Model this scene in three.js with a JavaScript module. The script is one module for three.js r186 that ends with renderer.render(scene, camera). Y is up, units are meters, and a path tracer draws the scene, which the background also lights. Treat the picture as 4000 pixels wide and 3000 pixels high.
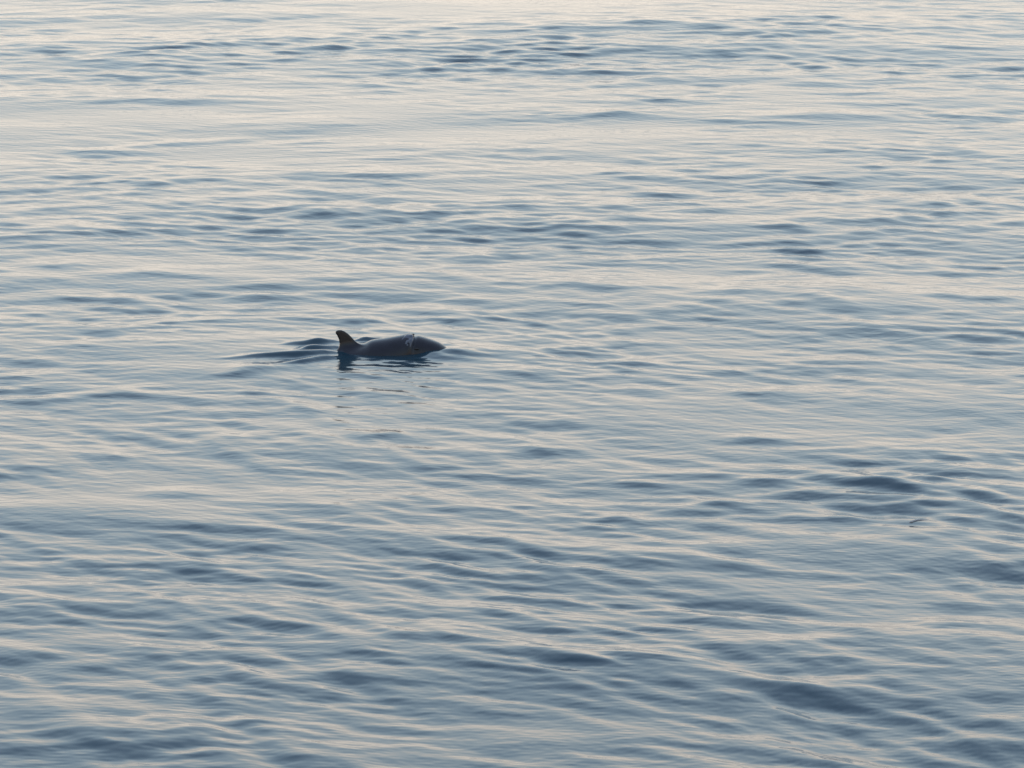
import * as THREE from 'three';
import { MarchingCubes } from 'three/addons/objects/MarchingCubes.js';
import { mergeVertices } from 'three/addons/utils/BufferGeometryUtils.js';
import { createNoise2D, createNoise3D } from 'simplex-noise';

// ---------------------------------------------------------------- camera
const scene = new THREE.Scene();
const camera = new THREE.PerspectiveCamera(9.388, 4 / 3, 0.5, 20000);
camera.position.set(0, 8, 0);                       // a pier or deck about 8 m over the water, long lens
camera.rotation.set(THREE.MathUtils.degToRad(-11.4), 0, 0);

// ---------------------------------------------------------------- renderer, sky, sun
const renderer = new THREE.WebGLRenderer({ antialias: true });
renderer.toneMapping = THREE.LinearToneMapping;
renderer.toneMappingExposure = 1.18;
renderer.shadowMap.enabled = true;

const random = (seed => () => { seed = (seed + 0x6D2B79F5) | 0; let t = Math.imul(seed ^ seed >>> 15, 1 | seed); t = t + Math.imul(t ^ t >>> 7, 61 | t) ^ t; return ((t ^ t >>> 14) >>> 0) / 4294967296; })(7);
const gauss = () => Math.sqrt(-2 * Math.log(1 - random())) * Math.cos(2 * Math.PI * random());
const noise2 = createNoise2D(random), noise3 = createNoise3D(random);
const smooth = (a, b, x) => { const t = Math.min(1, Math.max(0, (x - a) / (b - a))); return t * t * (3 - 2 * t); };
function curve(points) {                             // monotone-ish cubic through [x, y] points
  return x => {
    const n = points.length;
    if (x <= points[0][0]) return points[0][1];
    if (x >= points[n - 1][0]) return points[n - 1][1];
    let i = 0; while (x > points[i + 1][0]) i++;
    const p = k => points[Math.min(n - 1, Math.max(0, k))];
    const [x1, y1] = p(i), [x2, y2] = p(i + 1), w = x2 - x1, t = (x - x1) / w;
    const m1 = (y2 - p(i - 1)[1]) / (x2 - p(i - 1)[0]) * w, m2 = (p(i + 2)[1] - y1) / (p(i + 2)[0] - x1) * w;
    return (2 * t ** 3 - 3 * t * t + 1) * y1 + (t ** 3 - 2 * t * t + t) * m1 + (3 * t * t - 2 * t ** 3) * y2 + (t ** 3 - t * t) * m2;
  };
}

// dusk sky: a warm cream horizon under pale blue that deepens with height
const skyStops = [[-90, [1.30, 1.155, 0.99]], [0, [1.30, 1.155, 0.99]], [7, [1.27, 1.18, 1.05]], [12, [1.18, 1.23, 1.20]], [17, [1.06, 1.25, 1.34]], [25, [0.93, 1.20, 1.42]], [36, [0.74, 0.99, 1.29]], [55, [0.53, 0.71, 1.01]], [90, [0.41, 0.56, 0.83]]];
const skyBand = [0, 1, 2].map(c => curve(skyStops.map(([e, rgb]) => [e, rgb[c]])));
{
  const W = 1024, Hh = 512, data = new Float32Array(W * Hh * 4);
  for (let j = 0; j < Hh; j++) {
    const el = ((j + 0.5) / Hh - 0.5) * 180;
    for (let i = 0; i < W; i++) {
      const az = ((i + 0.5) / W - 0.5) * 2 * Math.PI, sx = Math.cos(az), sz = Math.sin(az);
      // thin stretched haze bands, faint
      const veil = noise3(sx * 1.6, el * 0.09, sz * 1.6) * 0.6 + noise3(sx * 5, el * 0.25 + 9, sz * 5) * 0.4;
      const e = el + veil * 2.2 * smooth(1, 8, el);
      const after = 0.80 + 0.22 * (-0.88 * sz - 0.47 * sx) * Math.cos(el * Math.PI / 180);   // the afterglow side is brighter than the side that night comes from
      const k = (j * W + i) * 4;
      for (let c = 0; c < 3; c++) data[k + c] = skyBand[c](e) * (1 + 0.03 * veil) * after;
      data[k + 3] = 1;
    }
  }
  const sky = new THREE.DataTexture(data, W, Hh, THREE.RGBAFormat, THREE.FloatType);
  sky.mapping = THREE.EquirectangularReflectionMapping;
  sky.magFilter = sky.minFilter = THREE.LinearFilter;
  sky.needsUpdate = true;
  scene.background = sky; scene.environment = sky;
}
// the sun sets behind haze, low to the left: weak and very soft
const sun = new THREE.DirectionalLight(new THREE.Color().setRGB(1, 0.86, 0.72), 0.5);
sun.position.set(-60, 9, -69); sun.target.position.set(0, 0, -41);
sun.castShadow = true; sun.shadow.radius = 24; sun.shadow.mapSize.set(2048, 2048);
Object.assign(sun.shadow.camera, { left: -30, right: 30, top: 30, bottom: -30, near: 1, far: 200 });
scene.add(sun, sun.target);

// ---------------------------------------------------------------- the sea
const DOLPHIN = { x: -1.50, z: -41.03, turn: 0.0 };
// wave crests: x, z, half length, half width, crest bearing (radians, towards the viewer on the right), steepness
const crests = [
  [2.41,-63.88,3.80,1.417,0.00,0.036],[-4.42,-62.81,1.88,1.018,-0.16,0.021],[0.00,-48.83,4.09,0.958,0.12,0.021],[-4.59,-48.00,1.11,0.769,0.00,0.021],[3.07,-43.23,1.82,0.803,0.22,0.018],[2.15,-35.56,1.65,0.733,0.35,0.021],
  [-0.17,-30.74,1.85,0.558,0.34,0.024],[-3.20,-31.97,0.82,0.405,0.31,0.024],[-2.41,-28.64,0.89,0.330,0.34,0.024],[-2.02,-51.26,1.84,0.795,0.00,0.018],[-2.55,-41.16,1.48,0.517,0.00,0.018],[-2.37,-34.74,1.20,0.436,0.13,0.021],
  [-3.03,-63.33,0.30,0.135,0.00,0.114],[-4.03,-57.35,0.54,0.143,0.00,0.095],[-3.66,-53.85,0.60,0.127,-0.40,0.095],[-4.59,-53.15,0.48,0.124,0.37,0.095],[-1.98,-48.73,0.93,0.208,0.12,0.09],[-4.82,-48.01,0.48,0.225,0.12,0.0405],
  [-6.40,-62.53,0.47,0.207,0.08,0.09],[-4.44,-61.68,0.72,0.147,-0.16,0.076],[-1.57,-62.19,0.48,0.131,0.23,0.095],[-4.47,-45.59,0.28,0.092,0.11,0.0855],[-1.30,-51.26,0.31,0.128,-0.13,0.0855],[-0.52,-62.84,0.73,0.378,0.00,0.0225],
  [2.09,-64.65,0.71,0.181,0.32,0.114],[4.06,-65.58,0.65,0.186,0.25,0.1045],[1.14,-60.15,0.84,0.157,0.08,0.1045],[4.19,-60.70,0.31,0.125,0.00,0.1045],[1.70,-57.35,0.54,0.143,0.07,0.0855],[1.21,-56.12,0.40,0.137,0.14,0.0855],
  [3.05,-55.58,0.46,0.090,0.21,0.1235],[3.90,-56.01,0.65,0.197,0.07,0.08],[5.59,-56.02,0.47,0.107,0.14,0.1235],[1.16,-51.45,0.21,0.078,0.13,0.114],[1.63,-50.03,0.45,0.146,0.00,0.1],[4.56,-49.49,0.62,0.215,0.31,0.1],
  [2.75,-47.80,0.25,0.090,0.24,0.1045],[3.87,-48.18,0.48,0.102,0.18,0.1045],[2.79,-46.48,0.28,0.095,0.12,0.095],[2.88,-45.61,0.45,0.112,0.17,0.09],[1.22,-47.02,0.36,0.098,0.18,0.0855],[-0.45,-42.97,0.55,0.154,0.58,0.1],
  [-1.54,-42.71,0.33,0.135,0.21,0.08],[-2.36,-43.86,0.32,0.123,0.22,0.09],[0.15,-40.18,0.47,0.136,0.25,0.1],[-0.13,-39.87,0.25,0.079,0.20,0.095],[-2.35,-39.37,0.41,0.108,0.24,0.1],[-1.08,-39.21,0.23,0.076,0.46,0.114],
  [-1.74,-38.61,0.20,0.089,0.15,0.11],[-2.11,-37.50,0.35,0.154,0.23,0.0405],[-1.06,-37.50,0.21,0.091,0.32,0.13],[-2.28,-40.20,0.25,0.104,-0.48,0.15],[-1.76,-34.96,0.33,0.134,0.26,0.0495],[-1.16,-34.50,0.39,0.149,0.48,0.054],
  [-1.65,-33.96,0.39,0.127,0.40,0.054],[-2.61,-35.35,0.24,0.112,0.18,0.11],[-2.36,-34.15,0.41,0.088,0.37,0.1],[-3.14,-32.30,0.43,0.105,0.38,0.045],[-3.31,-31.62,0.38,0.151,0.30,0.054],[-2.41,-32.04,0.24,0.104,0.24,0.0495],
  [-1.77,-31.38,0.43,0.174,0.38,0.0405],[-0.49,-30.88,0.47,0.121,0.31,0.045],[-1.70,-29.98,0.68,0.123,0.68,0.054],[-2.57,-28.62,0.58,0.166,0.61,0.0675],[-2.75,-30.08,0.22,0.092,0.36,0.054],[-1.71,-28.83,0.32,0.106,0.41,0.045],
  [-1.43,-28.09,0.25,0.081,0.49,0.0585],[0.70,-30.38,0.48,0.163,0.30,0.0675],[1.24,-30.57,0.28,0.118,0.38,0.0585],[1.96,-29.65,0.44,0.134,0.50,0.063],[1.59,-28.34,0.25,0.103,0.42,0.0675],[0.14,-28.21,0.30,0.122,0.35,0.054],
  [3.14,-35.55,0.63,0.158,0.44,0.054],[1.96,-35.85,0.43,0.128,0.00,0.0495],[0.87,-34.43,0.23,0.101,0.42,0.11],[1.46,-34.79,0.36,0.109,0.35,0.1],[2.27,-34.51,0.26,0.072,0.09,0.12],[1.98,-37.24,0.23,0.090,0.00,0.12],
  [2.37,-31.07,0.34,0.107,0.46,0.054],[1.62,-31.97,0.32,0.113,0.60,0.054],[3.10,-31.30,0.27,0.084,0.24,0.12],[0.49,-32.02,0.22,0.088,0.20,0.11],[0.08,-33.30,0.22,0.095,0.40,0.11],[2.46,-32.34,0.17,0.079,0.21,0.12],
  [2.96,-28.36,0.31,0.123,0.53,0.054],[0.80,-28.34,0.23,0.103,0.35,0.045],[3.72,-36.04,0.26,0.130,0.36,0.0495],[-0.55,-32.56,0.25,0.096,0.39,0.09],[0.21,-38.05,0.27,0.094,0.14,0.09],[3.51,-42.22,0.50,0.175,0.16,0.0405],
  [3.18,-44.14,0.44,0.134,0.22,0.09],[4.42,-43.73,0.37,0.122,0.17,0.1],[1.41,-42.28,0.42,0.106,0.11,0.08],[0.74,-44.41,0.42,0.126,0.17,0.08],[-3.49,-44.99,0.43,0.139,0.11,0.08],[-4.00,-43.74,0.54,0.141,0.21,0.09],
  [-3.23,-39.13,0.45,0.114,0.10,0.08],[-3.16,-30.62,0.36,0.145,0.12,0.0315],[-1.28,-35.24,0.79,0.158,0.26,0.0315],[-3.37,-34.50,0.74,0.243,0.21,0.0315],[-2.56,-28.98,0.52,0.130,0.29,0.036],[1.65,-32.27,0.77,0.117,0.47,0.036],
  [3.28,-32.03,0.40,0.131,0.17,0.036],[0.29,-28.38,0.45,0.104,0.35,0.036],[-0.53,-31.21,0.42,0.075,0.45,0.06],[3.10,-36.65,0.61,0.204,0.09,0.027],[1.11,-39.52,0.57,0.157,0.10,0.0225],[-2.94,-40.35,0.67,0.246,0.00,0.027],
  [3.87,-53.40,1.01,0.424,0.00,0.0225],[-2.14,-54.88,1.17,0.600,0.00,0.0225],[-3.84,-45.84,0.98,0.315,0.00,0.0225],[-0.65,-38.40,0.46,0.186,0.00,0.0225],
];
// the animal's wake and bow ripples, same columns
const wake = [
  [-1.78,-41.45,0.17,0.047,-0.21,0.48],[-1.72,-41.16,0.16,0.050,-0.31,0.48],[-1.98,-40.86,0.36,0.054,-0.21,0.48],[-1.75,-40.64,0.22,0.045,-0.57,0.48],[-1.30,-41.66,0.11,0.034,-0.31,0.5],[-0.28,-41.25,0.40,0.084,0.63,0.095],
  [-0.92,-40.32,0.19,0.040,0.10,0.095],[-1.28,-40.36,0.16,0.032,0.25,0.133],[-1.25,-39.99,0.23,0.036,0.64,0.1235],[-0.23,-40.66,0.25,0.049,0.15,0.076],[-0.67,-40.07,0.28,0.056,0.00,0.0665],[0.18,-40.91,0.07,0.025,0.00,0.114],
];
// soft humps of water: x, z, radius along x, radius along z, height
const humps = [
  [DOLPHIN.x + 0.52, DOLPHIN.z + 0.30, 0.36, 0.20, 0.016],
  [DOLPHIN.x + 0.85, DOLPHIN.z + 0.12, 0.15, 0.12, 0.026],
  [DOLPHIN.x + 0.98, DOLPHIN.z + 0.03, 0.20, 0.17, 0.024], [DOLPHIN.x + 1.22, DOLPHIN.z + 0.02, 0.24, 0.14, 0.016],
  [DOLPHIN.x - 0.16, DOLPHIN.z + 0.05, 0.10, 0.12, 0.012],
  [3.20, -63.14, 0.16, 0.16, 0.022], [3.34, -63.0, 0.07, 0.1, -0.015],
];
// wind-ruffled (+) and slick (-) patches: x, z, radius along x, radius along z, strength
const gusts = [
  [1.72,-62.46,5.16,2.97,0.7],[-4.40,-61.40,2.37,1.57,0.5],[-0.27,-48.36,5.36,1.64,0.5],[-4.60,-47.39,1.31,0.95,0.5],[-3.86,-43.34,1.45,1.06,0.4],[3.07,-42.43,1.65,1.53,0.4],
  [-2.30,-37.35,1.88,1.00,0.4],[2.37,-35.18,1.78,1.16,0.5],[-0.92,-32.69,2.76,0.93,0.3],[0.51,-30.05,2.04,0.79,0.5],[-2.59,-28.60,1.13,0.60,0.5],[-3.31,-31.71,0.72,0.58,0.5],
  [-0.73,-66.78,8.07,1.54,-0.65],[-1.51,-54.64,5.43,2.50,-0.6],[-3.58,-46.01,1.79,0.89,-0.65],[-2.72,-40.59,1.59,0.70,-0.55],[-0.43,-38.37,1.50,0.63,-0.45],[2.77,-38.06,1.49,0.93,-0.55],
  [-2.92,-34.65,1.36,0.61,-0.65],[-1.19,-35.36,1.39,0.45,-0.55],[1.64,-32.38,1.28,0.38,-0.65],[-3.04,-30.72,0.61,0.27,-0.65],[-2.31,-29.09,0.82,0.31,-0.65],[0.32,-28.48,0.81,0.30,-0.65],
];
const waves = [];
for (let i = 0; i < 150; i++) {                      // two trains: one running straight at the viewer, a slanting one that shows in the nearer water
  const slant = i % 5 < 2, length = Math.exp(Math.log(0.15) + (Math.log(5.5) - Math.log(0.15)) * (i + random()) / 150);
  const bearing = slant ? 0.62 + gauss() * 0.36 : 0.08 + gauss() * (length > 1.5 ? 0.25 : 0.5), k = 2 * Math.PI / length;
  const weight = length < 0.55 ? 1.85 : length < 0.9 ? 1.4 : length < 1.6 ? 0.9 : length < 3 ? 0.7 : 0.6;
  waves.push({ length, slant, kx: -Math.sin(bearing) * k, kz: Math.cos(bearing) * k, phase: random() * 6.2832, height: 0.0072 * weight * (slant && length > 0.6 && length < 1.8 ? 1.05 : 1) / k });
}
const ridges = [...crests, ...wake].map(([x, z, a, b, ang, s]) => ({ x, z, a, b, c: Math.cos(ang), s: Math.sin(ang), h: s * b * 1.65, bend: (random() - 0.5) * 0.5, ph: random() * 9, r: Math.max(a, b) * 3.2 }));
const cell = new Map();                              // ridges by 2 m cell
ridges.forEach((r, n) => { for (let i = Math.floor((r.x - r.r) / 2); i <= (r.x + r.r) / 2; i++) for (let j = Math.floor((r.z - r.r) / 2); j <= (r.z + r.r) / 2; j++) { const key = i * 4096 + j; if (!cell.has(key)) cell.set(key, []); cell.get(key).push(n); } });
function seaHeight(x, z, step) {
  // bend the wave trains a little so that crests wander
  const wx = x + 0.35 * noise2(x * 0.16, z * 0.11) , wz = z + 0.30 * noise2(x * 0.13 + 40, z * 0.17) + 0.05 * noise2(x * 0.7, z * 0.6 + 70);
  let gust = 0.85 + 0.3 * noise2(x * 0.12 + 11, z * 0.085 - 5) + 0.45 * noise2(x * 0.33 - 20, z * 0.28);
  for (const [gx, gz, ra, rb, amount] of gusts) { const q = ((x - gx) / ra) ** 2 + ((z - gz) / rb) ** 2; if (q < 6) gust += amount * Math.exp(-q); }
  const dd = Math.hypot((x - DOLPHIN.x - 0.4) / 1.3, (z - DOLPHIN.z - 0.4) / 1.3);
  const calm = 1 - 0.35 * Math.exp(-dd * dd);
  const near = smooth(-50, -31, z), trainA = 1.03 - 0.44 * near, trainB = 0.45 + 1.0 * near;
  let h = 0;
  for (const w of waves) {
    if (w.length < step * 3.5) continue;
    const g = (w.length < 1.6 ? Math.max(0.15, gust) * calm : 1) * (w.slant ? trainB : trainA);
    h += w.height * g * Math.sin(w.kx * wx + w.kz * wz + w.phase) * Math.min(1, w.length / (step * 3.5) - 1);
  }
  h *= 1 - 0.75 * Math.exp(-(((x - DOLPHIN.x - 0.35) / 0.9) ** 2) - ((z - DOLPHIN.z - 0.1) / 0.6) ** 2);   // the animal's bulk flattens the water round it
  if (step > 0.3) return h;
  const fade = smooth(0.3, 0.1, step);
  for (const n of cell.get(Math.floor(x / 2) * 4096 + Math.floor(z / 2)) || []) {
    const r = ridges[n], dx = x - r.x, dz = z - r.z;
    const u = (dx * r.c + dz * r.s) / r.a, taper = 1 - 0.16 * Math.min(u * u, 4);
    if (u > 3 || u < -3) continue;
    let v = ((-dx * r.s + dz * r.c) / r.b) / taper + r.bend * (u * u - 0.6) + 0.7 * noise2(u * 0.5 + r.ph, r.ph);
    if (v > 3.6 || v < -3.6) continue;
    if (v < 0) v *= 0.7;                             // longer back than face
    h += r.h * taper * Math.exp(-u * u * 0.5 - v * v * 0.5) * (1 + 0.25 * noise2(u * 0.45 + r.ph, 3)) * fade;
  }
  for (const [hx, hz, ra, rb, hh] of humps) {
    const q = ((x - hx) / ra) ** 2 + ((z - hz) / rb) ** 2;
    if (q < 12) h += hh * Math.exp(-q * 0.5) * (1 + 0.2 * noise2(x * 3, z * 4));
  }
  return h;
}
const axis = (lo, hi, stepAt, reach) => {            // even fine steps over the part in view, then ever wider steps out to the horizon
  const mid = []; for (let v = lo; v < hi; v += stepAt(v)) mid.push(v);
  const out = []; for (let v = hi, s = stepAt(hi); v < reach; v += s, s *= 1.16) out.push(v);
  const back = []; for (let v = lo, s = stepAt(lo) * 1.16; v > -reach; s *= 1.16) back.push(v -= s);
  return [...back.reverse(), ...mid, ...out];
};
const seaXs = axis(-9, 9, x => 0.038 - 0.014 * smooth(2.8, 2.0, Math.abs(x + 1.4)), 6000);
const seaZs = axis(-73, -24.5, z => 0.028 + 0.017 * smooth(-26, -70, z) - 0.013 * smooth(2.2, 1.4, Math.abs(z + 40.9)), 6000);
{
  const nx = seaXs.length, nz = seaZs.length, n = nx * nz;
  const pos = new Float32Array(n * 3), nor = new Float32Array(n * 3), uv = new Float32Array(n * 2);
  for (let j = 0; j < nz; j++) {
    const sz = j ? seaZs[j] - seaZs[j - 1] : 1e3;
    for (let i = 0; i < nx; i++) {
      const step = Math.max(i ? seaXs[i] - seaXs[i - 1] : 1e3, sz), p = j * nx + i;
      pos[p * 3] = seaXs[i]; pos[p * 3 + 1] = seaHeight(seaXs[i], seaZs[j], step); pos[p * 3 + 2] = seaZs[j];
      uv[p * 2] = seaXs[i]; uv[p * 2 + 1] = seaZs[j];
    }
  }
  const at = (i, j) => pos[(j * nx + i) * 3 + 1];
  for (let j = 0; j < nz; j++) for (let i = 0; i < nx; i++) {
    const i0 = Math.max(0, i - 1), i1 = Math.min(nx - 1, i + 1), j0 = Math.max(0, j - 1), j1 = Math.min(nz - 1, j + 1), p = (j * nx + i) * 3;
    const gx = (at(i1, j) - at(i0, j)) / (seaXs[i1] - seaXs[i0]), gz = (at(i, j1) - at(i, j0)) / (seaZs[j1] - seaZs[j0]), l = Math.hypot(gx, 1, gz);
    nor[p] = -gx / l; nor[p + 1] = 1 / l; nor[p + 2] = -gz / l;
  }
  const index = new Uint32Array((nx - 1) * (nz - 1) * 6);
  let q = 0;
  for (let j = 0; j < nz - 1; j++) for (let i = 0; i < nx - 1; i++) {
    const a = j * nx + i, b = a + 1, c = a + nx, d = c + 1;
    index[q++] = a; index[q++] = c; index[q++] = b; index[q++] = b; index[q++] = c; index[q++] = d;
  }
  const g = new THREE.BufferGeometry();
  g.setAttribute('position', new THREE.BufferAttribute(pos, 3));
  g.setAttribute('normal', new THREE.BufferAttribute(nor, 3));
  g.setAttribute('uv', new THREE.BufferAttribute(uv, 2));
  g.setIndex(new THREE.BufferAttribute(index, 1));
  // capillary ripples too fine for the mesh: a repeating 9 m height tile of its own short waves
  const T = 2048, tile = new Uint8Array(T * T * 4), tall = new Float32Array(T * T);
  const SIN = new Float32Array(T).map((_, i) => Math.sin(i / T * 2 * Math.PI));
  for (let n = 0; n < 64; n++) {
    const length = 0.055 * (0.2 / 0.055) ** random(), b = 0.3 + gauss() * 0.55, k = 9 / length;
    const kx = Math.round(-Math.sin(b) * k), kz = Math.round(Math.cos(b) * k), ph = Math.floor(random() * T), a = 1 / k;
    const mx = Math.round(gauss() * 3), mz = Math.round(gauss() * 3), mp = Math.floor(random() * T);      // comes and goes in packets
    for (let j = 0; j < T; j++) for (let i = 0; i < T; i++) tall[j * T + i] += a * SIN[(kx * i + kz * j + ph) & (T - 1)] * (0.5 + 0.5 * SIN[(mx * i + mz * j + mp) & (T - 1)]);
  }
  let top = 0; for (const v of tall) top = Math.max(top, Math.abs(v));
  for (let i = 0; i < T * T; i++) { tile[i * 4] = tile[i * 4 + 1] = tile[i * 4 + 2] = 127.5 + 127.5 * tall[i] / top; tile[i * 4 + 3] = 255; }
  const ripple = new THREE.DataTexture(tile, T, T); ripple.wrapS = ripple.wrapT = THREE.RepeatWrapping; ripple.magFilter = THREE.LinearFilter; ripple.repeat.set(1 / 9, 1 / 9); ripple.needsUpdate = true;
  const water = new THREE.MeshPhysicalMaterial({ color: new THREE.Color().setRGB(0.014, 0.037, 0.055), roughness: 0.1, ior: 1.333, bumpMap: ripple, bumpScale: 0.0041 });
  const sea = new THREE.Mesh(g, water);
  sea.name = 'sea'; sea.receiveShadow = sea.castShadow = true;
  sea.userData = { kind: 'structure', label: 'calm blue grey sea with low rippled waves', category: 'sea' };
  scene.add(sea);
}

// ---------------------------------------------------------------- the dolphin
// own axes: x towards the snout, y up from the waterline, z towards its right side
const backLine = curve([[-1.15, -0.52], [-0.9, -0.40], [-0.6, -0.22], [-0.3, -0.10], [-0.1, -0.004], [-0.03, 0.034], [0, 0.046], [0.1, 0.062], [0.17, 0.09], [0.24, 0.125], [0.36, 0.145], [0.5, 0.17], [0.58, 0.186], [0.625, 0.176], [0.68, 0.164], [0.75, 0.143], [0.84, 0.11], [0.89, 0.081], [0.925, 0.045], [0.945, -0.005], [0.965, -0.042], [1.06, -0.06], [1.10, -0.078]]);
const bellyLine = curve([[-1.15, -0.56], [-0.9, -0.52], [-0.6, -0.46], [-0.3, -0.42], [-0.1, -0.40], [0.1, -0.36], [0.3, -0.30], [0.5, -0.22], [0.7, -0.15], [0.84, -0.11], [0.94, -0.10], [1.06, -0.095], [1.10, -0.082]]);
const halfWidth = curve([[-1.15, 0.012], [-0.9, 0.045], [-0.6, 0.10], [-0.3, 0.16], [0, 0.195], [0.3, 0.205], [0.55, 0.18], [0.62, 0.17], [0.75, 0.15], [0.84, 0.126], [0.89, 0.10], [0.92, 0.078], [0.945, 0.052], [0.97, 0.036], [1.06, 0.03], [1.10, 0.008]]);
const finOutline = [[0.18, 0.02], [0.14, 0.072], [0.105, 0.112], [0.072, 0.15], [0.038, 0.184], [0.008, 0.206], [-0.024, 0.219], [-0.055, 0.218], [-0.076, 0.207], [-0.078, 0.192], [-0.062, 0.168], [-0.047, 0.135], [-0.041, 0.10], [-0.043, 0.06], [-0.055, 0.01], [-0.10, -0.06], [0.18, -0.06]];
function polygonDistance(px, py, v) {
  let d = Infinity, s = 1;
  for (let i = 0, j = v.length - 1; i < v.length; j = i++) {
    const ex = v[j][0] - v[i][0], ey = v[j][1] - v[i][1], wx = px - v[i][0], wy = py - v[i][1];
    const t = Math.min(1, Math.max(0, (wx * ex + wy * ey) / (ex * ex + ey * ey)));
    d = Math.min(d, (wx - ex * t) ** 2 + (wy - ey * t) ** 2);
    const a = py >= v[i][1], b = py < v[j][1], c = ex * wy > ey * wx;
    if ((a && b && c) || (!a && !b && !c)) s = -s;
  }
  return s * Math.sqrt(d);
}
const join = (a, b, k) => { const h = Math.max(k - Math.abs(a - b), 0) / k; return Math.min(a, b) - h * h * k * 0.25; };
const meet = (a, b, k) => -join(-a, -b, k);
function flatBlade(x, y, z, from, to, wide, thin, up) {          // tapered flat paddle between two points; up is its flat normal
  const dx = to[0] - from[0], dy = to[1] - from[1], dz = to[2] - from[2], L = Math.hypot(dx, dy, dz);
  const rx = x - from[0], ry = y - from[1], rz = z - from[2];
  const t = (rx * dx + ry * dy + rz * dz) / (L * L), tc = Math.min(1, Math.max(0, t));
  const qx = rx - dx * tc, qy = ry - dy * tc, qz = rz - dz * tc, n = qx * up[0] + qy * up[1] + qz * up[2];
  const side = Math.sqrt(Math.max(0, qx * qx + qy * qy + qz * qz - n * n)), k = 1 - 0.7 * tc;
  return (Math.hypot(side / (wide * k), n / (thin * k)) - 1) * thin * k;
}
function skin(x, y, z) {
  const az = Math.abs(z), xc = Math.min(1.1, Math.max(-1.15, x));
  const t = backLine(xc), b = bellyLine(xc), cy = (t + b) / 2, hy = (t - b) / 2, hz = halfWidth(xc);
  let d = (Math.hypot((y - cy) / hy, az / hz) - 1) * Math.min(hy, hz);
  if (x !== xc) d = Math.hypot(Math.max(d, 0), x - xc);
  if (x > 0.5 && x < 0.75 && y > 0) {                 // crease where the neck meets the head, ahead of it the melon
    const xg = 0.632 - 1.1 * az * az;
    d += 0.013 * Math.exp(-(((x - xg) / 0.019) ** 2)) - 0.003 * Math.exp(-(((x - xg + 0.045) / 0.03) ** 2));
  }
  if (x > -0.25 && x < 0.3 && y > -0.1) {
    const th = 0.022 - 0.062 * Math.max(0, y) ;
    const f = meet(polygonDistance(x, y, finOutline), az - Math.max(0.007, th), 0.016);
    d = join(d, f, 0.07);
  }
  if (x > 0.1 && x < 0.6 && y < 0) d = join(d, flatBlade(x, y, az, [0.48, -0.18, 0.12], [0.26, -0.36, 0.36], 0.075, 0.022, [0.45, 0.6, -0.66]), 0.04);
  if (x < -0.8) d = join(d, flatBlade(x, y, az, [-1.06, -0.53, 0.0], [-1.2, -0.57, 0.27], 0.085, 0.02, [0.2, 0.98, 0]), 0.03);
  return d;
}
const dolphin = new THREE.Group();
dolphin.name = 'dolphin';
dolphin.userData = { label: 'dark grey dolphin surfacing with its curved back fin and rounded head above the water', category: 'dolphin' };
dolphin.position.set(DOLPHIN.x, 0, DOLPHIN.z); dolphin.rotation.y = DOLPHIN.turn;
scene.add(dolphin);
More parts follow.
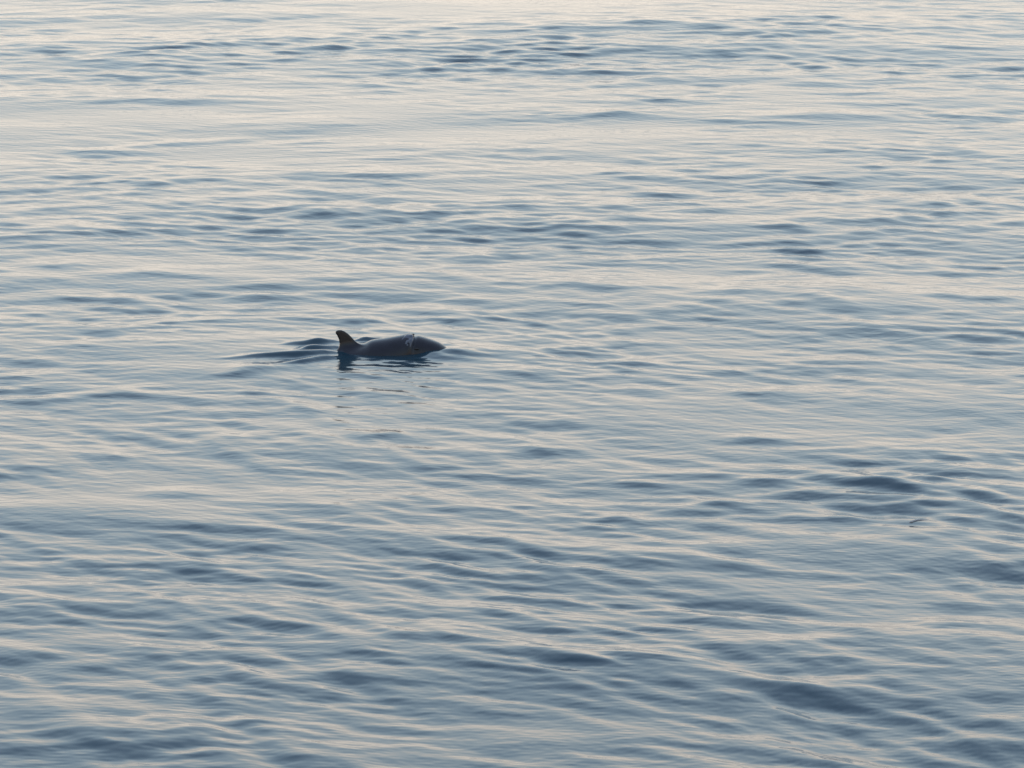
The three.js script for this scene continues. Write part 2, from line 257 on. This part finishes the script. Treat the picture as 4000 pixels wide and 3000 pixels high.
{
  const R = 176, mc = new MarchingCubes(R, new THREE.MeshStandardMaterial(), false, false, 260000);
  const half = R / 2, cx = -0.07, cyy = -0.2, ex = 1.32, ey = 0.46, ez = 0.46;
  for (let k = 0; k < R; k++) for (let j = 0; j < R; j++) for (let i = 0; i < R; i++)
    mc.field[i + j * R + k * R * R] = -skin(cx + (i - half) / half * ex, cyy + (j - half) / half * ey, (k - half) / half * ez);
  mc.isolation = 0; mc.update();
  const count = mc.count ?? mc.geometry.drawRange.count;
  const raw = new Float32Array(count * 3);
  for (let i = 0; i < count; i++) {
    raw[i * 3] = cx + mc.positionArray[i * 3] * ex; raw[i * 3 + 1] = cyy + mc.positionArray[i * 3 + 1] * ey; raw[i * 3 + 2] = mc.positionArray[i * 3 + 2] * ez;
  }
  let g = new THREE.BufferGeometry();
  g.setAttribute('position', new THREE.BufferAttribute(raw, 3));
  g = mergeVertices(g, 1e-5);
  const p = g.attributes.position, nor = new Float32Array(p.count * 3), col = new Float32Array(p.count * 3), e = 0.004;
  for (let i = 0; i < p.count; i++) {
    const x = p.getX(i), y = p.getY(i), z = p.getZ(i);
    const a = skin(x + e, y, z) - skin(x - e, y, z), b = skin(x, y + e, z) - skin(x, y - e, z), c = skin(x, y, z + e) - skin(x, y, z - e), l = Math.hypot(a, b, c) || 1;
    nor.set([a / l, b / l, c / l], i * 3);
    // slate back, browner fin, pale belly; fine mottling
    const mott = 1 + 0.16 * noise3(x * 14, y * 14, z * 14) + 0.12 * noise3(x * 45, y * 45, z * 45);
    const fin = smooth(0.01, 0.10, y - backLine(Math.min(1.1, Math.max(-1.15, x)))) * (x < 0.21 ? 1 : 0);
    const belly = smooth(0.55, 1.0, (( backLine(x) + bellyLine(x)) / 2 - y) / (0.5 * (backLine(x) - bellyLine(x)) + 0.001));
    const back = [0.0095, 0.009, 0.015], brown = [0.0135, 0.0122, 0.0135], pale = [0.32, 0.30, 0.30];
    const patch = Math.exp(-(((x - 0.65) / 0.035) ** 2) - ((y - 0.075) / 0.022) ** 2);   // dark eye patch
    for (let k = 0; k < 3; k++) { let v = (back[k] + (brown[k] - back[k]) * fin) * (1 - 0.7 * patch); v += (pale[k] - v) * belly; col[i * 3 + k] = v * mott; }
  }
  g.setAttribute('normal', new THREE.BufferAttribute(nor, 3));
  g.setAttribute('color', new THREE.BufferAttribute(col, 3));
  const hide = new THREE.MeshPhysicalMaterial({ vertexColors: true, roughness: 0.27, ior: 1.33, clearcoat: 0.2, clearcoatRoughness: 0.12 });
  const body = new THREE.Mesh(g, hide); body.name = 'body'; body.castShadow = body.receiveShadow = true;
  dolphin.add(body);

  const wetBlack = new THREE.MeshPhysicalMaterial({ color: new THREE.Color().setRGB(0.012, 0.011, 0.013), roughness: 0.25, ior: 1.4 });
  for (const s of [1, -1]) {
    const eye = new THREE.Mesh(new THREE.SphereGeometry(0.014, 20, 14).scale(1.5, 0.8, 0.7), wetBlack);
    const t = 0.65, y = 0.075, cy = (backLine(t) + bellyLine(t)) / 2, hy = (backLine(t) - bellyLine(t)) / 2;
    eye.position.set(t, y, s * halfWidth(t) * Math.sqrt(1 - ((y - cy) / hy) ** 2)); eye.name = 'eye'; eye.castShadow = eye.receiveShadow = true; dolphin.add(eye);
  }
  const arc = new THREE.CatmullRomCurve3([-1, -0.5, 0, 0.5, 1].map(u => new THREE.Vector3(0.60 + 0.022 * u * u, backLine(0.60) - 0.007 * u * u - 0.007, u * 0.045)));
  const blow = new THREE.Mesh(new THREE.TubeGeometry(arc, 24, 0.008, 8), wetBlack);
  blow.name = 'blowhole'; blow.castShadow = blow.receiveShadow = true; dolphin.add(blow);

  // thin sheet of water off the head; pale colour paints in the wet highlight
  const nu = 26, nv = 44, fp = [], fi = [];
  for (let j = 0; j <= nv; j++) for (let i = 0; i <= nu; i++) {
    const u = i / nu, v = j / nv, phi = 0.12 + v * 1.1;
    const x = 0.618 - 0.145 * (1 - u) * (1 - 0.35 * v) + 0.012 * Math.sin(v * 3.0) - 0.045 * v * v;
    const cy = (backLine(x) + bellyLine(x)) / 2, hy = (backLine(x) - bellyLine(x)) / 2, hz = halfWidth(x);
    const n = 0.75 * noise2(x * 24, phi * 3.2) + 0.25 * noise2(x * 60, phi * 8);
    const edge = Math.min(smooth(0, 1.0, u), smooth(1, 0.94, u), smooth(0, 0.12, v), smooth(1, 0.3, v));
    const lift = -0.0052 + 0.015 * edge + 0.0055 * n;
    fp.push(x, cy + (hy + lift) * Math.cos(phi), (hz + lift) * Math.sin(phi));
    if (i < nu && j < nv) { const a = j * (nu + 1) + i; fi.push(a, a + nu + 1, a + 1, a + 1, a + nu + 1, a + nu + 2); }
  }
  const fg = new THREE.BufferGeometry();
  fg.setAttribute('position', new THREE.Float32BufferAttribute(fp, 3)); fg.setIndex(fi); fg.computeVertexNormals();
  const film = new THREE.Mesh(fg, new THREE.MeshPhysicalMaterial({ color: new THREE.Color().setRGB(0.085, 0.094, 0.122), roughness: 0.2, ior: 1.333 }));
  film.name = 'water_film_highlight'; film.castShadow = film.receiveShadow = true;
  film.userData = { label: 'film of water behind the blowhole, coloured pale for the wet highlight' };
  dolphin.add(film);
}

// ---------------------------------------------------------------- a scrap afloat
{
  const x0 = 3.05, z0 = -34.4, y0 = seaHeight(x0, z0, 0.04);
  const path = new THREE.CatmullRomCurve3([[-0.055, 0.0, 0.02], [-0.03, 0.003, 0], [0.0, 0.005, -0.03], [0.035, 0.004, -0.05], [0.07, 0.001, -0.055], [0.1, -0.003, -0.05]].map(p => new THREE.Vector3(...p)));
  const g = new THREE.TubeGeometry(path, 30, 1, 10), p = g.attributes.position, c = new THREE.Vector3();
  for (let i = 0; i < p.count; i++) {
    const t = Math.floor(i / 11) / 30; path.getPointAt(t, c);
    const r = 0.011 * (1 - 0.75 * t) * smooth(-0.02, 0.12, t) * (1 + 0.25 * noise3(i * 0.3, t * 9, 2));
    p.setXYZ(i, c.x + (p.getX(i) - c.x) * r, c.y + (p.getY(i) - c.y) * r * 0.8, c.z + (p.getZ(i) - c.z) * r * 1.6);
  }
  g.computeVertexNormals();
  const scrap = new THREE.Mesh(g, new THREE.MeshStandardMaterial({ color: new THREE.Color().setRGB(0.3, 0.285, 0.28), roughness: 0.6 }));
  scrap.name = 'floating_scrap'; scrap.castShadow = scrap.receiveShadow = true;
  scrap.position.set(x0, y0 - 0.003, z0);
  scrap.userData = { label: 'small curled grey brown scrap floating on the open water', category: 'scrap' };
  scene.add(scrap);
}
renderer.render(scene, camera);
